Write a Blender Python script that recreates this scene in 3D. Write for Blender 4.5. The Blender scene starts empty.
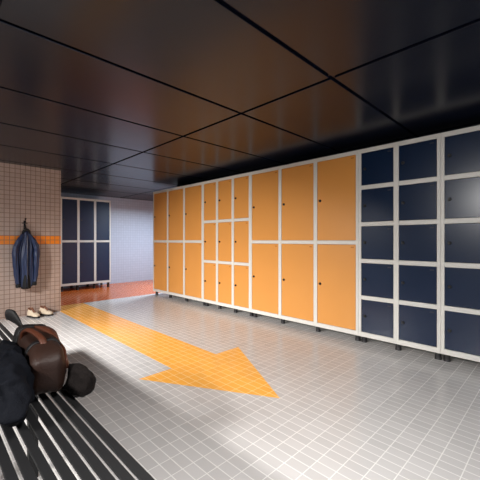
import bpy, bmesh, math, random
from mathutils import Vector, Matrix, noise
random.seed(7)
scene = bpy.context.scene
C = scene.collection
PI = math.pi

# ------------------------------------------------------------------ materials
def srgb(r, g, b):
    f = lambda c: (c/255/12.92) if c/255 <= .04045 else ((c/255+.055)/1.055)**2.4
    return (f(r), f(g), f(b), 1)

def new_mat(name):
    m = bpy.data.materials.new(name); m.use_nodes = True
    nt = m.node_tree
    return m, nt, nt.nodes['Principled BSDF']

def plain(name, col, rough=.5, metal=0, spec=.5, noise_amt=.06, noise_scale=30, bump=0, bump_scale=200, coat=0):
    m, nt, b = new_mat(name)
    N, L = nt.nodes, nt.links
    tc = N.new('ShaderNodeTexCoord')
    nz = N.new('ShaderNodeTexNoise'); nz.inputs['Scale'].default_value = noise_scale; nz.inputs['Detail'].default_value = 4
    L.new(tc.outputs['Object'], nz.inputs['Vector'])
    mr = N.new('ShaderNodeMapRange'); mr.inputs['To Min'].default_value = 1-noise_amt; mr.inputs['To Max'].default_value = 1+noise_amt
    L.new(nz.outputs['Fac'], mr.inputs['Value'])
    vm = N.new('ShaderNodeVectorMath'); vm.operation = 'SCALE'; vm.inputs[0].default_value = col[:3]
    L.new(mr.outputs['Result'], vm.inputs['Scale'])
    L.new(vm.outputs['Vector'], b.inputs['Base Color'])
    b.inputs['Roughness'].default_value = rough; b.inputs['Metallic'].default_value = metal
    b.inputs['Specular IOR Level'].default_value = spec
    b.inputs['Coat Weight'].default_value = coat
    if bump:
        n2 = N.new('ShaderNodeTexNoise'); n2.inputs['Scale'].default_value = bump_scale; n2.inputs['Detail'].default_value = 6
        L.new(tc.outputs['Object'], n2.inputs['Vector'])
        bp = N.new('ShaderNodeBump'); bp.inputs['Strength'].default_value = bump; bp.inputs['Distance'].default_value = .005
        L.new(n2.outputs['Fac'], bp.inputs['Height']); L.new(bp.outputs['Normal'], b.inputs['Normal'])
    return m

def tiles(name, col, grout, axes, size, offset, gw, rough=.3, grout_rough=.7, vary=.06, stripe=None, spec=.5, bump=.15, gwv=None):
    """square tiles laid on the two world axes; grout width gw (m); stripe=(z0,z1,colour)"""
    m, nt, b = new_mat(name)
    N, L = nt.nodes, nt.links
    def math_(op, a, c=None, d=None):
        n = N.new('ShaderNodeMath'); n.operation = op
        for i, v in enumerate((a, c, d)):
            if v is None: continue
            if isinstance(v, (int, float)): n.inputs[i].default_value = v
            else: L.new(v, n.inputs[i])
        return n.outputs[0]
    geo = N.new('ShaderNodeNewGeometry')
    sp = N.new('ShaderNodeSeparateXYZ'); L.new(geo.outputs['Position'], sp.inputs[0])
    masks, ids = [], []
    gwv = gwv or gw
    for a, s, o, g in zip(axes, size, offset, (gw, gwv)):
        t = math_('DIVIDE', math_('SUBTRACT', sp.outputs[a], o), s)
        fr = math_('FRACT', t); ids.append(math_('FLOOR', t))
        e = math_('MULTIPLY', math_('MINIMUM', fr, math_('SUBTRACT', 1, fr)), s)   # metres to the nearest joint
        mr = N.new('ShaderNodeMapRange'); mr.interpolation_type = 'SMOOTHSTEP'
        mr.inputs['From Min'].default_value = g*.35; mr.inputs['From Max'].default_value = g*.65
        L.new(e, mr.inputs['Value']); masks.append(mr.outputs['Result'])
    mask = math_('MULTIPLY', masks[0], masks[1])            # 1 on tile, 0 on grout
    cv = N.new('ShaderNodeCombineXYZ'); L.new(ids[0], cv.inputs[0]); L.new(ids[1], cv.inputs[1])
    wn = N.new('ShaderNodeTexWhiteNoise'); wn.noise_dimensions = '2D'; L.new(cv.outputs[0], wn.inputs['Vector'])
    mr = N.new('ShaderNodeMapRange'); mr.inputs['To Min'].default_value = 1-vary; mr.inputs['To Max'].default_value = 1+vary
    L.new(wn.outputs['Value'], mr.inputs['Value'])
    base = N.new('ShaderNodeRGB'); base.outputs[0].default_value = col
    src = base.outputs[0]
    if stripe:
        z = sp.outputs[2]
        k = math_('MULTIPLY', math_('GREATER_THAN', z, stripe[0]), math_('LESS_THAN', z, stripe[1]))
        mx = N.new('ShaderNodeMix'); mx.data_type = 'RGBA'
        L.new(k, mx.inputs[0]); L.new(src, mx.inputs[6]); mx.inputs[7].default_value = stripe[2]
        src = mx.outputs[2]
    vm = N.new('ShaderNodeVectorMath'); vm.operation = 'SCALE'
    L.new(src, vm.inputs[0]); L.new(mr.outputs['Result'], vm.inputs['Scale'])
    mx = N.new('ShaderNodeMix'); mx.data_type = 'RGBA'
    L.new(mask, mx.inputs[0]); mx.inputs[6].default_value = grout; L.new(vm.outputs[0], mx.inputs[7])
    L.new(mx.outputs[2], b.inputs['Base Color'])
    rr = N.new('ShaderNodeMapRange'); rr.inputs['To Min'].default_value = grout_rough; rr.inputs['To Max'].default_value = rough
    L.new(mask, rr.inputs['Value']); L.new(rr.outputs[0], b.inputs['Roughness'])
    b.inputs['Specular IOR Level'].default_value = spec
    bp = N.new('ShaderNodeBump'); bp.inputs['Strength'].default_value = bump; bp.inputs['Distance'].default_value = .002
    L.new(mask, bp.inputs['Height']); L.new(bp.outputs['Normal'], b.inputs['Normal'])
    return m

M = {}
M['frame']  = plain('white powder coated steel', srgb(224, 221, 214), .42, noise_amt=.02)
M['orange'] = plain('orange lacquered door', srgb(224, 154, 78), .32, noise_amt=.02, noise_scale=4)
M['navy']   = plain('navy lacquered door', srgb(14, 34, 62), .25, noise_amt=.03, noise_scale=4)
M['slate']  = plain('slate navy lacquered door', srgb(27, 42, 72), .26, noise_amt=.03, noise_scale=4)
M['orange_edge'] = plain('burnt orange tag', srgb(190, 112, 40), .5)
M['navy_edge'] = plain('dark navy tag', srgb(18, 26, 48), .5)
M['black_plastic'] = plain('black plastic', srgb(26, 25, 27), .45)
M['leg_black'] = plain('black rubber leg', srgb(38, 36, 38), .5)
M['ceiling'] = plain('glossy dark ceiling panel', srgb(13, 18, 33), .25, spec=.33, noise_amt=.1, noise_scale=2)
M['ceiling_groove'] = plain('black ceiling groove', srgb(5, 5, 8), .7)
M['plain_wall'] = plain('dark painted wall', srgb(70, 72, 80), .7)
M['pale_wall'] = plain('pale painted wall', srgb(185, 188, 195), .7)
GROUT = srgb(224, 222, 219)
FA = dict(axes=(0, 1), size=(.06, .10), offset=(.009, .03), gw=.0052, gwv=.0045, rough=.22, grout_rough=.4, vary=.05, bump=.05)
M['floor_grey']   = tiles('grey floor tile', srgb(194, 191, 190), GROUT, **FA)
M['floor_orange'] = tiles('yellow orange floor tile', srgb(250, 176, 74), srgb(250, 212, 150), **FA)
M['floor_rust']   = tiles('rust orange floor tile', srgb(196, 92, 30), srgb(214, 132, 76), **FA)
M['tile_left'] = tiles('taupe wall tile', srgb(186, 164, 152), srgb(128, 102, 94), (0, 2), (.06, .06), (.009, .02), .006,
                       rough=.35, grout_rough=.8, vary=.05, stripe=(.98, 1.10, srgb(246, 140, 16)))
M['tile_side'] = tiles('taupe wall tile on the return', srgb(186, 164, 152), srgb(128, 102, 94), (1, 2), (.06, .06), (.02, .02), .006,
                       rough=.35, grout_rough=.8, vary=.05)
M['tile_back'] = tiles('pale blue grey wall tile', srgb(184, 190, 206), srgb(164, 170, 188), (0, 2), (.06, .06), (.009, .02), .006,
                       rough=.4, grout_rough=.7, vary=.03)
M['jacket'] = plain('navy nylon', srgb(26, 42, 78), .42, noise_amt=.12, bump=.25, bump_scale=90)
M['jacket_dark'] = plain('black ribbed lining', srgb(8, 9, 13), .8)
M['leather'] = plain('brown leather', srgb(38, 21, 14), .55, spec=.3, noise_amt=.25, noise_scale=14, bump=.35, bump_scale=160)
M['leather_light'] = plain('chestnut leather strap', srgb(72, 36, 21), .5, spec=.35, noise_amt=.15, noise_scale=20, bump=.3, bump_scale=160)
M['black_leather'] = plain('black leather', srgb(14, 12, 14), .6, spec=.3, noise_amt=.2, bump=.4, bump_scale=120)
M['black_cloth'] = plain('dark navy cloth', srgb(7, 9, 16), .8, spec=.12, noise_amt=.2, bump=.5, bump_scale=240)
M['knit'] = plain('black brown knit', srgb(17, 12, 11), .9, spec=.15, noise_amt=.4, noise_scale=60, bump=1, bump_scale=130)
M['bench'] = plain('black stained bench slat', srgb(12, 12, 14), .55, noise_amt=.2)
M['steel'] = plain('brushed steel', srgb(120, 120, 124), .35, metal=1)
M['dark_metal'] = plain('dark metal hook', srgb(40, 36, 40), .4, metal=.7)
M['cream'] = plain('cream suede', srgb(214, 196, 172), .8, noise_amt=.1, bump=.3, bump_scale=150)
M['tan'] = plain('tan leather collar', srgb(132, 84, 60), .7)
M['sole'] = plain('dark rubber sole', srgb(30, 24, 24), .6)
M['lace'] = plain('pale lace', srgb(220, 210, 196), .8)
M['added_fixture'] = plain('white added fixture', srgb(220, 220, 220), .4)

# ------------------------------------------------------------------ mesh helpers
def link(name, bm, mat, parent=None, smooth=False, mats=None):
    me = bpy.data.meshes.new(name)
    bmesh.ops.recalc_face_normals(bm, faces=bm.faces)
    bm.to_mesh(me); bm.free()
    for mm in (mats or [mat]): me.materials.append(mm)
    if smooth:
        for p in me.polygons: p.use_smooth = True
    o = bpy.data.objects.new(name, me); C.objects.link(o)
    if parent: o.parent = parent
    return o

def box(bm, x0, x1, y0, y1, z0, z1, bev=0):
    g = bmesh.ops.create_cube(bm, size=1, matrix=Matrix.Translation(((x0+x1)/2, (y0+y1)/2, (z0+z1)/2)) @ Matrix.Diagonal((x1-x0, y1-y0, z1-z0, 1)))
    if bev:
        es = list({e for v in g['verts'] for e in v.link_edges})
        bmesh.ops.bevel(bm, geom=es, offset=bev, segments=2, affect='EDGES', profile=.5)
    return g

def lathe(bm, prof, M4=Matrix(), seg=20):
    rings = []
    for r, z in prof:
        rings.append([bm.verts.new(M4 @ Vector((r*math.cos(2*PI*i/seg), r*math.sin(2*PI*i/seg), z))) for i in range(seg)])
    for a, b in zip(rings, rings[1:]):
        for i in range(seg): bm.faces.new((a[i], a[(i+1) % seg], b[(i+1) % seg], b[i]))
    bm.faces.new(rings[0][::-1]); bm.faces.new(rings[-1])

def loft(bm, rings, cap=True):
    rs = [[bm.verts.new(p) for p in r] for r in rings]
    n = len(rs[0])
    for a, b in zip(rs, rs[1:]):
        for i in range(n): bm.faces.new((a[i], a[(i+1) % n], b[(i+1) % n], b[i]))
    if cap: bm.faces.new(rs[0][::-1]); bm.faces.new(rs[-1])

def path_tube(bm, pts, rx, ry=None, seg=10, up=Vector((0, 0, 1)), sub=6, taper=None):
    """tube of elliptical section along a smoothed path"""
    ry = ry or rx
    P = [Vector(p) for p in pts]; S = []
    for i in range(len(P)-1):
        p0, p1, p2, p3 = P[max(i-1, 0)], P[i], P[i+1], P[min(i+2, len(P)-1)]
        for k in range(sub):
            t = k/sub
            S.append(.5*((2*p1)+(p2-p0)*t+(2*p0-5*p1+4*p2-p3)*t*t+(3*p1-p0-3*p2+p3)*t**3))
    S.append(P[-1]); rings = []
    for i, s in enumerate(S):
        d = (S[min(i+1, len(S)-1)]-S[max(i-1, 0)]).normalized()
        a = d.cross(up); a = a.normalized() if a.length > 1e-4 else Vector((1, 0, 0))
        b = a.cross(d).normalized()
        k = taper(i/(len(S)-1)) if taper else 1
        rings.append([s+a*rx*k*math.cos(2*PI*j/seg)+b*ry*k*math.sin(2*PI*j/seg) for j in range(seg)])
    loft(bm, rings)

def empty(name, label, cat, loc=(0, 0, 0), rz=0, group=None):
    o = bpy.data.objects.new(name, None); C.objects.link(o)
    o.empty_display_size = .1
    o.location = loc; o.rotation_euler = (0, 0, rz); o['label'] = label; o['category'] = cat
    if group: o['group'] = group
    return o

def struct(name, bm, mat, mats=None):
    o = link(name, bm, mat, mats=mats); o['kind'] = 'structure'; return o

# ------------------------------------------------------------------ setting
H = 2.055
X0, Y0, X1, Y1 = -3.0, -2.6, 6.6, 7.65

def poly(bm, pts, mi):
    f = bm.faces.new([bm.verts.new((x, y, 0)) for x, y in pts]); f.material_index = mi
    if f.normal.z < 0: f.normal_flip()
SX0, SX1, YB = 1.449, 1.917, 5.63
HB, HX0, HX1, TIPX, TIPY = 2.255, 1.163, 2.203, 1.683, 1.33
bm = bmesh.new()
G, O, R_ = 0, 1, 2
poly(bm, [(X0, HB), (SX0, HB), (SX0, YB), (X0, YB)], G)
poly(bm, [(SX0, HB), (SX1, HB), (SX1, YB), (SX0, YB)], O)
poly(bm, [(SX1, HB), (X1, HB), (X1, YB), (SX1, YB)], G)
poly(bm, [(X0, YB), (X1, YB), (X1, Y1), (X0, Y1)], R_)
poly(bm, [(HX0, HB), (TIPX, TIPY), (HX1, HB)], O)
poly(bm, [(X0, Y0), (TIPX, Y0), (TIPX, TIPY), (HX0, HB), (X0, HB)], G)
poly(bm, [(TIPX, Y0), (X1, Y0), (X1, HB), (HX1, HB), (TIPX, TIPY)], G)
me = bpy.data.meshes.new('floor')
bm.normal_update()
for f in bm.faces:
    if f.normal.z < 0: f.normal_flip()
bm.to_mesh(me); bm.free()
for k in ('floor_grey', 'floor_orange', 'floor_rust'): me.materials.append(M[k])
fl = bpy.data.objects.new('floor', me); C.objects.link(fl); fl['kind'] = 'structure'

# ceiling of large glossy panels with dark open joints
bm = bmesh.new()
ys = [1.04+.804*k for k in range(-5, 9)]; xs = [1.834+1.6*k for k in range(-4, 4)]
ys = [Y0]+[y for y in ys if Y0+.1 < y < Y1-.1]+[Y1]; xs = [X0]+[x for x in xs if X0+.1 < x < X1-.1]+[X1]
for a, b in zip(xs, xs[1:]):
    for c, d in zip(ys, ys[1:]):
        box(bm, a+.013, b-.013, c+.013, d-.013, H, H+.014, .0025)
nf = len(bm.faces)
box(bm, X0, X1, Y0, Y1, H+.015, H+.10)
bm.faces.ensure_lookup_table()
for f in bm.faces[nf:]: f.material_index = 1
struct('ceiling', bm, None, mats=[M['ceiling'], M['ceiling_groove']])

bm = bmesh.new(); box(bm, X0-.1, X1+.1, Y1, Y1+.12, 0, H+.1); struct('wall_back', bm, M['tile_back'])
# tiled block on the left: its face is the taupe wall with the orange band
WX, WY = 1.468, 5.22
bm = bmesh.new(); box(bm, X0, WX, WY, Y1, 0, H); 
bm.normal_update()
for f in bm.faces: f.material_index = 0 if abs(f.normal.y) > .5 else 1
struct('wall_left', bm, None, mats=[M['tile_left'], M['tile_side']])
bm = bmesh.new(); box(bm, 3.69, 3.79, Y0, 5.54, 0, H); struct('wall_right', bm, M['plain_wall'])
bm = bmesh.new(); box(bm, X0-.12, X0, Y0-.1, Y1, 0, H+.1); struct('wall_side', bm, M['pale_wall'])
bm = bmesh.new(); box(bm, X1, X1+.12, Y0-.1, Y1, 0, H+.1); struct('wall_end', bm, M['pale_wall'])
# wall behind the viewer with a window opening added for the fill light
wx0, wx1, wz0, wz1 = -1.6, 2.6, .5, 1.75
bm = bmesh.new()
box(bm, X0, wx0, Y0-.12, Y0, 0, H); box(bm, wx1, X1, Y0-.12, Y0, 0, H)
box(bm, wx0, wx1, Y0-.12, Y0, 0, wz0); box(bm, wx0, wx1, Y0-.12, Y0, wz1, H)
struct('wall_front', bm, M['pale_wall'])
bm = bmesh.new()
for a, b in ((wx0, wx0+.05), (wx1-.05, wx1), (.48, .53)): box(bm, a, b, Y0-.09, Y0-.03, wz0, wz1, .004)
for a, b in ((wz0, wz0+.05), (wz1-.05, wz1)): box(bm, wx0+.05, wx1-.05, Y0-.09, Y0-.03, a, b, .004)
struct('added_window_1', bm, M['added_fixture'])  # unseen window, added to give the fill light a source

# ------------------------------------------------------------------ lockers
FB, FT, D = .068, 1.955, .5            # frame bottom, frame top, depth
def lock_bm(x, z):
    bm = bmesh.new()
    T = Matrix.Translation((x, .003, z)) @ Matrix.Rotation(PI/2, 4, 'X')
    lathe(bm, [(.0145, -.001), (.0145, .004), (.0125, .006), (.0115, .013), (.0095, .015)], T, 20)
    box(bm, x-.0015, x+.0015, -.0138, -.0118, z-.006, z+.006)
    return bm

def locker_unit(label, x, y, rz, cols, cw, rows, door_mat, tag_mat, group, FB=FB, FT=FT):
    root = empty('locker_cabinet', label, 'locker', (x, y, 0), rz, group)
    W = cols*cw; es, ms = .028, .046; tr, br, mr = .040, .046, .040
    bm = bmesh.new()
    box(bm, 0.001, W-.001, .022, D, FB, FT)
    stiles = [(0.0006, es)]+[(c*cw-ms/2, c*cw+ms/2) for c in range(1, cols)]+[(W-es, W-.0006)]
    for a, b in stiles: box(bm, a, b, 0, .0225, FB, FT, .0015)
    zin0, zin1 = FB+br, FT-tr
    pitch = (zin1-zin0+mr)/rows
    for (a, b), (c, d) in zip(stiles, stiles[1:]):
        box(bm, b, c, .0005, .0225, FB, zin0, .0012); box(bm, b, c, .0005, .0225, zin1, FT, .0012)
        for r in range(1, rows):
            z = zin0+pitch*r-mr; box(bm, b, c, .0005, .0225, z, z+mr, .0012)
    link('cabinet_frame', bm, M['frame'], root)
    for (a, b), (c, d) in zip(stiles, stiles[1:]):
        for r in range(rows):
            z0 = zin0+pitch*r+.003; z1 = zin0+pitch*(r+1)-mr-.003
            bm = bmesh.new(); box(bm, b+.003, c-.003, .003, .0215, z0, z1, .002)
            dr = link('door', bm, door_mat, root)
            link('lock', lock_bm(b+.038, (z0+z1)/2), M['black_plastic'], dr, smooth=False)
            bm = bmesh.new(); box(bm, c-.055, c-.022, .0018, .0032, z1-.034, z1-.022, .0004)
            link('number_tag', bm, tag_mat, dr)
    for c in range(cols+1):
        lx = .034 if c == 0 else (W-.034 if c == cols else c*cw)
        for ly in (.062, D-.06):
            bm = bmesh.new()
            lathe(bm, [(.027, 0), (.0275, .008), (.025, .016), (.025, FB-.014), (.028, FB-.012), (.028, FB)], Matrix.Translation((lx, ly, 0)), 20)
            link('leg', bm, M['leg_black'], root, smooth=False)
    return root

FX = 3.165
GO, GN = 'orange lockers along the right wall', 'navy lockers along the right wall'
yA = 5.565
def yof(p):
    t = (p-240)/324; return (.7114-.7028*t)/(.7114*t+.7028)*FX
yB, yC, yD, yE = yof(202.6), yof(250.2), yof(358.4), yof(440.6)
locker_unit('two-tier orange locker cabinet at the far end of the row, with six doors', FX, yA, -PI/2, 3, (yA-yB)/3, 2, M['orange'], M['orange_edge'], GO)
locker_unit('three-tier orange locker cabinet with nine smaller doors, between two two-tier orange cabinets', FX, yB, -PI/2, 3, (yB-yC)/3, 3, M['orange'], M['orange_edge'], GO)
locker_unit('two-tier orange locker cabinet with six wide doors, touching the navy five-tier cabinets', FX, yC, -PI/2, 3, (yC-yD)/3, 2, M['orange'], M['orange_edge'], GO)
locker_unit('navy five-tier locker cabinet, two columns wide, directly next to the orange lockers', FX, yD, -PI/2, 2, (yD-yE)/2, 5, M['navy'], M['navy_edge'], GN)
locker_unit('navy five-tier locker cabinet nearest the viewer, at the right edge of the photo', FX, yE, -PI/2, 2, (yD-yE)/2, 5, M['navy'], M['navy_edge'], GN)
locker_unit('dark slate two-tier locker cabinet standing alone against the far wall', 1.995, 7.11, 0, 3, .337, 2, M['slate'], M['navy_edge'], None, .11, 1.91)

# ------------------------------------------------------------------ wall hook and hanging jacket
HK = (1.018, WY)
root = empty('wall_hook', 'dark metal coat hook on the taupe tiled wall above the navy jacket', 'hook', (HK[0], HK[1], 1.22))
bm = bmesh.new(); box(bm, -.012, .012, -.006, 0, -.035, .085, .003); link('back_plate', bm, M['dark_metal'], root)
bm = bmesh.new(); path_tube(bm, [(0, -.004, .045), (0, -.04, .05), (0, -.062, .075), (0, -.06, .10)], .0065, sub=5)
bmesh.ops.create_uvsphere(bm, u_segments=12, v_segments=8, radius=.012, matrix=Matrix.Translation((0, -.06, .106)))
link('upper_prong', bm, M['dark_metal'], root, smooth=True)
bm = bmesh.new(); path_tube(bm, [(0, -.004, .0), (0, -.03, -.018), (0, -.05, -.014), (0, -.056, .008)], .0065, sub=5)
bmesh.ops.create_uvsphere(bm, u_segments=12, v_segments=8, radius=.010, matrix=Matrix.Translation((0, -.056, .012)))
link('lower_prong', bm, M['dark_metal'], root, smooth=True)
bm = bmesh.new(); path_tube(bm, [(-.034, -.008, .048), (0, -.008, .05), (.034, -.008, .048)], .005, sub=4); link('cross_bar', bm, M['dark_metal'], root, smooth=True)

def interp(tab, t):
    for (a, va), (b, vb) in zip(tab, tab[1:]):
        if t <= b:
            k = (t-a)/(b-a) if b > a else 0; k = k*k*(3-2*k)*.5+k*.5
            return va+(vb-va)*k
    return tab[-1][1]
JX, JY, JT = 1.022, WY-.062, 1.165
root = JK = empty('jacket', 'navy blue zipped jacket hanging from the hook on the taupe tiled wall', 'jacket', (JX, JY, JT))
# body, hung by the neck loop so the cloth falls in long folds (z runs from collar 0 to hem -.72)
bm = bmesh.new(); n = 72; rings = []
wtab = [(0, .030), (.05, .050), (.12, .082), (.22, .112), (.35, .122), (.55, .112), (.72, .098)]
dtab = [(0, .026), (.08, .036), (.25, .046), (.72, .048)]
for k in range(41):
    d = .70*k/40; w = interp(wtab, d); dp = interp(dtab, d); ring = []
    amp = min(1, d/.12)
    for i in range(n):
        a = 2*PI*i/n
        f = 1+amp*(.24*math.sin(7*a+.6)+.16*math.sin(13*a+d*6)+.06*math.sin(19*a-d*9))
        ff = 1+amp*(.05*math.sin(5*a))
        y = dp*f*math.sin(a)
        ring.append(Vector((w*ff*math.cos(a)+.006*math.sin(d*14), min(y, .052), -d)))
    rings.append(ring)
loft(bm, rings); link('jacket_body', bm, M['jacket'], root, smooth=True)
# sleeves
for s, zl in ((-1, -.70), (1, -.685)):
    bm = bmesh.new(); rings = []; n = 36
    # sleeve runs from beside the collar, out over the shoulder and straight down
    path = [(.030*s, -.005, -.035), (.075*s, -.008, -.09), (.122*s, -.012, -.155), (.150*s, -.016, -.235), (.152*s, -.020, -.34), (.146*s, -.022, -.46), (.134*s, -.022, -.57), (.118*s, -.024, zl+.04)]
    P = [Vector(p) for p in path]; S = []
    for i in range(len(P)-1):
        p0, p1, p2, p3 = P[max(i-1, 0)], P[i], P[i+1], P[min(i+2, len(P)-1)]
        for q in range(6):
            t = q/6; S.append(.5*((2*p1)+(p2-p0)*t+(2*p0-5*p1+4*p2-p3)*t*t+(3*p1-p0-3*p2+p3)*t**3))
    S.append(P[-1])
    for i, p in enumerate(S):
        t = i/(len(S)-1); r = interp([(0, .022), (.2, .040), (.45, .050), (.8, .042), (1, .034)], t)
        dd = (S[min(i+1, len(S)-1)]-S[max(i-1, 0)]).normalized(); a1 = dd.cross(Vector((0, 1, 0))).normalized(); b1 = Vector((0, 1, 0))
        ring = []
        for j in range(n):
            a = 2*PI*j/n; f = 1+.10*math.sin(5*a+8*t)+.07*math.sin(9*a-4*t)+.05*math.sin(t*40+2*math.sin(a))
            ring.append(p+a1*r*f*math.cos(a)*.86+b1*r*f*math.sin(a)*.8)
        rings.append(ring)
    loft(bm, rings); sl = link('sleeve', bm, M['jacket'], root, smooth=True)
    bm = bmesh.new()
    lathe(bm, [(.030, .045), (.036, .03), (.035, 0), (.028, -.004)], Matrix.Translation((.117*s, -.024, zl)), 24)
    link('cuff', bm, M['jacket_dark'], sl, smooth=True)
bm = bmesh.new(); path_tube(bm, [(-.056, .01, -.062), (-.050, -.02, -.022), (-.028, -.034, .004), (0, -.036, .012), (.028, -.034, .004), (.050, -.02, -.022), (.058, .01, -.062)], .011, .017, seg=12)
link('collar', bm, M['jacket_dark'], root, smooth=True)
bm = bmesh.new()   # dark ribbed hem that shows between the sleeves
n = 48; rings = []
for z, w, dp in ((-.54, .030, .046), (-.57, .052, .062), (-.66, .068, .068), (-.70, .072, .066), (-.722, .068, .060), (-.726, .055, .045)):
    rings.append([Vector((w*math.cos(2*PI*i/n)*(1+.03*math.sin(18*PI*i/n)), min(.05, dp*math.sin(2*PI*i/n)*(1+.08*math.sin(26*PI*i/n))), z)) for i in range(n)])
loft(bm, rings); link('hem_lining', bm, M['jacket_dark'], root, smooth=True)
bm = bmesh.new()
path_tube(bm, [(.004, -.044, -.05), (.008, -.058, -.2), (.004, -.062, -.4), (.006, -.064, -.6)], .0035, sub=5, seg=6)
link('zip', bm, M['steel'], root, smooth=True)
bm = bmesh.new(); path_tube(bm, [(-.006, .0, .0), (-.004, .004, .03), (0, .006, .047), (.004, .004, .03), (.006, .0, .0)], .003, sub=4, seg=6)
link('neck_loop', bm, M['jacket_dark'], root, smooth=True)
def descend(o):
    return [o]+[g for c in C.objects if c.parent == o for g in descend(c)]
def rescale(root, M3):          # reshape the meshes of a thing about its own base point
    for o in descend(root):
        if o.type == 'MESH': o.data.transform(M3)
rescale(JK, Matrix.Diagonal((.80, .92, 1.08, 1)))

# ------------------------------------------------------------------ shoes
def shoe(label, x, y, rz, mirror):
    root = empty('shoe', label, 'shoe', (x, y, 0), rz, 'pair of cream shoes by the taupe wall')
    # local: toe towards -Y, heel +Y, length .25
    def outline(t, grow=0):      # t 0 heel .. 1 toe -> half width
        return interp([(0, .020), (.06, .032), (.2, .036), (.4, .034), (.65, .045), (.82, .044), (.94, .030), (1, .012)], t)+grow
    def ycoord(t): return .125-.25*t
    n = 28
    bm = bmesh.new()
    top, bot = [], []
    K = 22
    def rim(z, g): 
        r = []
        for i in range(K+1): t = i/K; r.append(Vector((outline(t, g)+.006*math.sin(PI*t)*mirror, ycoord(t)-(g if t > .5 else -g), z)))
        for i in range(K, -1, -1): t = i/K; r.append(Vector((-outline(t, g)+.006*math.sin(PI*t)*mirror, ycoord(t)-(g if t > .5 else -g), z)))
        return r
    loft(bm, [rim(0, 0), rim(.004, .004), rim(.020, .005), rim(.026, .002)])
    link('sole', bm, M['sole'], root)
    bm = bmesh.new(); rings = []
    for i in range(25):
        t = .01+.975*i/24; w = outline(t)
        h = interp([(0, .080), (.08, .108), (.3, .100), (.42, .084), (.6, .058), (.8, .044), (.95, .032), (1, .018)], t)
        ring = []
        for j in range(n):
            a = PI*j/(n-1); wx = w*(abs(math.cos(a))**.75)*(1 if math.cos(a) > 0 else -1); zz = .022+h*(math.sin(a)**.7)
            if t < .42: wx *= 1-.28*(zz/.13)
            ring.append(Vector((wx+.006*math.sin(PI*t)*mirror, ycoord(t), zz)))
        rings.append(ring)
    loft(bm, rings); up = link('upper', bm, M['cream'], root, smooth=True)
    # padded ankle collar round a dark mouth
    bm = bmesh.new(); ring = []
    pts = []
    for j in range(25):
        a = 2*PI*j/24; pts.append((.024*math.cos(a), .070+.040*math.sin(a), .124+.012*math.sin(a)))
    path_tube(bm, pts, .008, sub=2, seg=8); link('ankle_collar', bm, M['tan'], root, smooth=True)
    bm = bmesh.new(); lathe(bm, [(.001, .122), (.022, .128), (.001, .129)], Matrix.Translation((0, .070*-.6, 0)) @ Matrix.Diagonal((1, 1.6, 1, 1)), 20)
    bm.free()
    bm = bmesh.new()
    g = bmesh.ops.create_uvsphere(bm, u_segments=20, v_segments=10, radius=1, matrix=Matrix.Translation((0, .070, .121)) @ Matrix.Diagonal((.0225, .037, .008, 1)))
    link('shoe_mouth', bm, M['sole'], root, smooth=True)
    bm = bmesh.new()
    path_tube(bm, [(0, .036, .150), (0, .020, .128), (0, -.010, .098), (0, -.035, .080)], .018, .005, sub=5, seg=12, up=Vector((1, 0, 0)) if False else Vector((0, 0, 1)))
    link('tongue', bm, M['tan'], root, smooth=True)
    for q in range(4):
        yy = .018-.018*q; zz = .119-.0145*q
        bm = bmesh.new(); path_tube(bm, [(-.026, yy+.004, zz-.014), (0, yy-.004, zz+.003), (.026, yy+.004, zz-.014)], .0028, sub=4, seg=6)
        link('lace', bm, M['lace'], root, smooth=True)
    rescale(root, Matrix.Scale(.86, 4))
    return root
shoe('left of the two cream shoes standing on the floor below the navy jacket', 1.085, 5.045, .36, 1)
shoe('right of the two cream shoes, the one nearer the wall corner', 1.245, 5.08, .50, -1)

# ------------------------------------------------------------------ bench
BX1, BZ, P_, SW, ST = .412, .45, .0340, .0235, .010
BY0, BY1 = .15, 3.25
NS = 13
root = empty('bench', 'black slatted bench in the lower left foreground under the brown bag', 'bench', (BX1-NS*P_/2, (BY0+BY1)/2, 0))
def bl(bm, x0, x1, y0, y1, z0, z1, bev=0):
    ox, oy = BX1-NS*P_/2, (BY0+BY1)/2
    box(bm, x0-ox, x1-ox, y0-oy, y1-oy, z0, z1, bev)
for k in range(NS):
    bm = bmesh.new(); x1 = BX1-k*P_; bl(bm, x1-SW, x1, BY0, BY1, BZ-ST, BZ, .0015)
    link('slat', bm, M['bench'], root)
for y in (.45, 1.65, 2.95):
    bm = bmesh.new(); bl(bm, BX1-NS*P_+.02, BX1-.02, y-.02, y+.02, BZ-ST-.03, BZ-ST, .002); link('cross_rail', bm, M['bench'], root)
    for x in (BX1-.06, BX1-NS*P_+.06):
        bm = bmesh.new(); bl(bm, x-.018, x+.018, y-.018, y+.018, 0, BZ-ST-.03, .002); link('leg', bm, M['bench'], root)

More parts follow.
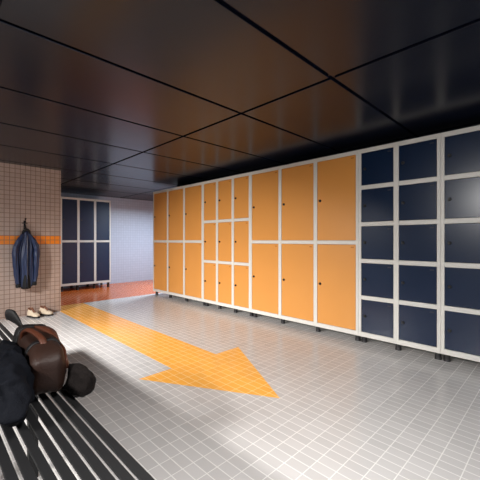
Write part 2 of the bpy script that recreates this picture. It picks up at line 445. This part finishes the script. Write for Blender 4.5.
# ------------------------------------------------------------------ things on the bench
def lump(size, center, e1=.8, e2=.8, folds=0, fs=6, seed=0, rot=0, flat=None, nu=64, nv=40, bend=None, taper=None):
    """soft closed shape: superellipsoid with folds, flattened where it rests"""
    bm = bmesh.new(); rings = []
    sgn = lambda v, e: math.copysign(abs(v)**e, v)
    R = Matrix.Rotation(rot, 3, 'Z')
    for i in range(nv+1):
        v = -PI/2+PI*(i+.02)/(nv+.04); ring = []
        for j in range(nu):
            u = 2*PI*j/nu
            p = Vector((sgn(math.cos(v), e1)*sgn(math.cos(u), e2), sgn(math.cos(v), e1)*sgn(math.sin(u), e2), sgn(math.sin(v), e1)))
            q = Vector((p.x*size[0], p.y*size[1], p.z*size[2]))
            if taper: q.x *= taper(p.y, p.z)[0]; q.z *= taper(p.y, p.z)[1]
            if bend: q += bend(p)
            if folds:
                w = noise.noise_vector(q*fs*.7+Vector((seed, 0, 0)))*.35
                r = 1-abs(noise.noise(Vector((q.x*fs+w.x, q.y*fs*.55+w.y, q.z*fs))+Vector((seed*3.1, seed, 0))))*2
                r2 = noise.noise(q*fs*2.3+Vector((0, seed, 5)))
                d = p.normalized(); q += Vector((d.x, d.y, d.z*.8))*(folds*(r-.3)+folds*.35*r2)
            q = R @ q
            q += Vector(center)
            if flat is not None and q.z < flat: q.z = flat+min(.0, 0)
            ring.append(q)
        rings.append(ring)
    loft(bm, rings); return bm

def local(o, ob):            # keep world coordinates while giving the thing its own base point
    ob.data.transform(Matrix.Translation(-Vector(o.location)))
    return ob

TOP = BZ+.0008
from mathutils.bvhtree import BVHTree
bag = empty('leather_bag', 'brown leather holdall with black straps lying on the black slatted bench', 'bag', (.38, 1.56, BZ))
BR = -.10
bm = lump((.070, .285, .094), (.366, 1.615, BZ+.092), .5, .42, .013, 8, 3, BR, TOP, 90, 60,
          taper=lambda y, z: (1-.10*z+.10*y, 1+.04*y))
bm.normal_update(); bvh = BVHTree.FromBMesh(bm)
local(bag, link('bag_body', bm, M['leather'], bag, smooth=True))
ax = Vector((-math.sin(BR), math.cos(BR), 0)); rx = Vector((math.cos(BR), math.sin(BR), 0)); BC = Vector((.366, 1.615, BZ+.07))
def wrap(along, width, th, skew=0, a0=-.35, a1=PI+.35, lift=.0):
    """strap following the bag's real surface"""
    K = 44; rows = []
    for k in range(K+1):
        a = a0+(a1-a0)*k/K; d = rx*math.cos(a)+Vector((0, 0, math.sin(a))); row = []
        for w in (-.5, -.17, .17, .5):
            o = BC+ax*(along+w*width+skew*math.cos(a)); h = bvh.ray_cast(o+d*.5, -d)
            p = h[0] if h[0] else o+d*.05
            p.z = max(p.z, TOP+.001)
            row.append((p, d))
        rows.append([p-d*.003 for p, d in row]+[p+d*(th+lift*math.sin(PI*k/K)) for p, d in reversed(row)])
    bm = bmesh.new(); loft(bm, rows); return bm
local(bag, link('strap_band', wrap(.150, .075, .005, .02), M['black_leather'], bag, smooth=True))
local(bag, link('strap_band', wrap(-.13, .030, .005, -.02), M['black_leather'], bag, smooth=True))
# rolled chestnut flap running along the top
K = 30; rows = []
for k in range(K+1):
    t = k/K; al = .11-.36*t; row = []
    for w in (-.5, -.2, .2, .5):
        a = PI*(.44-.26*t)+w*.42; d = rx*math.cos(a)+Vector((0, 0, math.sin(a))); o = BC+ax*al
        h = bvh.ray_cast(o+d*.5, -d); p = h[0] if h[0] else o+d*.06
        row.append((p, d))
    rows.append([p-d*.002 for p, d in row]+[p+d*(.008+.004*math.sin(9*t)) for p, d in reversed(row)])
bm = bmesh.new(); loft(bm, rows); local(bag, link('flap', bm, M['leather_light'], bag, smooth=True))
bm = bmesh.new(); path_tube(bm, [(.322, 1.67, .600), (.318, 1.64, .642), (.326, 1.60, .660), (.340, 1.53, .655), (.348, 1.47, .640), (.350, 1.43, .600)], .013, .008, seg=12, sub=6)
local(bag, link('handle', bm, M['leather_light'], bag, smooth=True))
bm = bmesh.new(); path_tube(bm, [(.365, 1.82, .59), (.352, 1.855, .618), (.342, 1.89, .640), (.330, 1.935, .660), (.321, 1.97, .664), (.314, 1.995, .662)], .012, .030, seg=16, sub=6,
    taper=lambda t: .40 if t < .25 else (.40+1.8*(t-.25) if t < .6 else 1.03-.35*(t-.6)))
local(bag, link('shoulder_strap', bm, M['black_leather'], bag, smooth=True))

bm = lump((.052, .34, .078), (.246, 1.49, BZ+.076), .8, .75, .027, 13, 11, -.14, TOP, 120, 80)
for v in bm.verts:        # the cloth gives way where the bag stands
    h = bvh.ray_cast(Vector((v.co.x-.6, v.co.y, max(v.co.z, TOP+.01))), Vector((1, 0, 0)))
    if h[0] and v.co.x > h[0].x-.010: v.co.x = h[0].x-.010
jk = link('folded_coat', bm, M['black_cloth'], smooth=True)
jk['label'] = 'dark navy coat heaped on the bench against the left side of the brown bag'; jk['category'] = 'coat'
bm = lump((.036, .095, .056), (.436, 1.345, BZ+.046), .85, .8, .014, 18, 23, .12, None, 80, 50)
for v in bm.verts:        # lies on the slats, and sags over their edge
    if v.co.x < BX1+.004 and v.co.z < TOP: v.co.z = TOP
    h = bvh.ray_cast(Vector((v.co.x+.6, v.co.y, v.co.z)), Vector((-1, 0, 0)))
    if h[0] and v.co.x < h[0].x+.010: v.co.x = h[0].x+.010
sc = link('knit_scarf', bm, M['knit'], smooth=True)
sc['label'] = 'dark brown knitted scarf bundled at the right side of the brown bag'; sc['category'] = 'scarf'

# ------------------------------------------------------------------ lights
def area(name, loc, rot, sx, sy, power, col=(1, 1, 1), spread=PI):
    l = bpy.data.lights.new(name, 'AREA'); l.shape = 'RECTANGLE'; l.size = sx; l.size_y = sy
    l.energy = power; l.color = col; l.spread = spread
    o = bpy.data.objects.new(name, l); C.objects.link(o); o.location = loc; o.rotation_euler = rot; return o
def added_ceiling_lamp(label, x, y, sx, sy, power, col, spread, rz=0):  # lamp added out of view to brighten the room
    root = empty('added_ceiling_lamp', label, 'lamp', (x, y, H), rz)
    bm = bmesh.new(); box(bm, -sx/2-.015, sx/2+.015, -sy/2-.015, sy/2+.015, -.03, -.001, .003); link('added_lamp_housing', bm, M['added_fixture'], root)
    area('added_lamp_light', (x, y, H-.033), (0, 0, rz), sx, sy, power, col, spread)
NEUT = (1, .98, .95)
added_ceiling_lamp('added unseen white linear ceiling lamp over the aisle in front of the lockers', .74, .52, .3, .7, 26, NEUT, 2.3)
def added_floodlight(label, x, y, tilt, power, spread, yaw=0):  # unseen flood added to light the lockers and floor from the left
    root = empty('added_ceiling_floodlight', label, 'lamp', (x, y, H), yaw, 'added white ceiling floodlights over the left side of the room')
    bm = bmesh.new(); box(bm, -.05, .05, -.12, .12, -.03, -.001, .003); box(bm, -.012, .012, -.012, .012, -.09, -.028); link('mount', bm, M['added_fixture'], root)
    T = Matrix.Translation((0, 0, -.13)) @ Matrix.Rotation(-tilt, 4, 'Y')
    bm = bmesh.new(); box(bm, -.10, .10, -.35, .35, -.02, .02, .005); bmesh.ops.transform(bm, matrix=T, verts=bm.verts)
    link('added_lamp_housing', bm, M['added_fixture'], root)
    p = T @ Vector((0, 0, -.022))
    p = Matrix.Rotation(yaw, 3, 'Z') @ p
    area('added_lamp_light', (x+p.x, y+p.y, H+p.z), (0, -tilt, yaw), .18, .66, power, NEUT, spread)
added_floodlight('added white ceiling flood lamp left of the frame, the nearer one', -1.9, .9, math.radians(60), 20, 1.2)
added_floodlight('added white ceiling flood lamp left of the frame, the farther one', -1.9, 3.2, math.radians(59), 58, 1.2, math.radians(6))
added_ceiling_lamp('added unseen white square ceiling lamp behind the orange lockers', 4.1, 6.0, .6, .6, 88, (.76, .89, 1), 2.9)  # cool fill added out of sight to brighten the back wall
# added fill light standing in for window light from behind the viewer
area('window_fill', ((wx0+wx1)/2, Y0-.2, (wz0+wz1)/2), (PI/2, 0, 0), wx1-wx0, wz1-wz0, 35, (.93, .96, 1))

w = bpy.data.worlds.new('world'); scene.world = w; w.use_nodes = True
w.node_tree.nodes['Background'].inputs[0].default_value = (.75, .85, 1, 1)
w.node_tree.nodes['Background'].inputs[1].default_value = .6

# ------------------------------------------------------------------ camera
cam = bpy.data.cameras.new('camera'); co = bpy.data.objects.new('camera', cam); C.objects.link(co)
co.location = (0, 0, 1.04); co.rotation_euler = (PI/2, 0, -math.atan2(.7028, .7114))
cam.sensor_width = 36; cam.lens = 324/480*36; cam.clip_start = .02
scene.camera = co
scene.view_settings.view_transform = 'Standard'; scene.view_settings.look = 'None'
scene.view_settings.gamma = 1; scene.view_settings.use_curve_mapping = False
scene.view_settings.exposure = .05
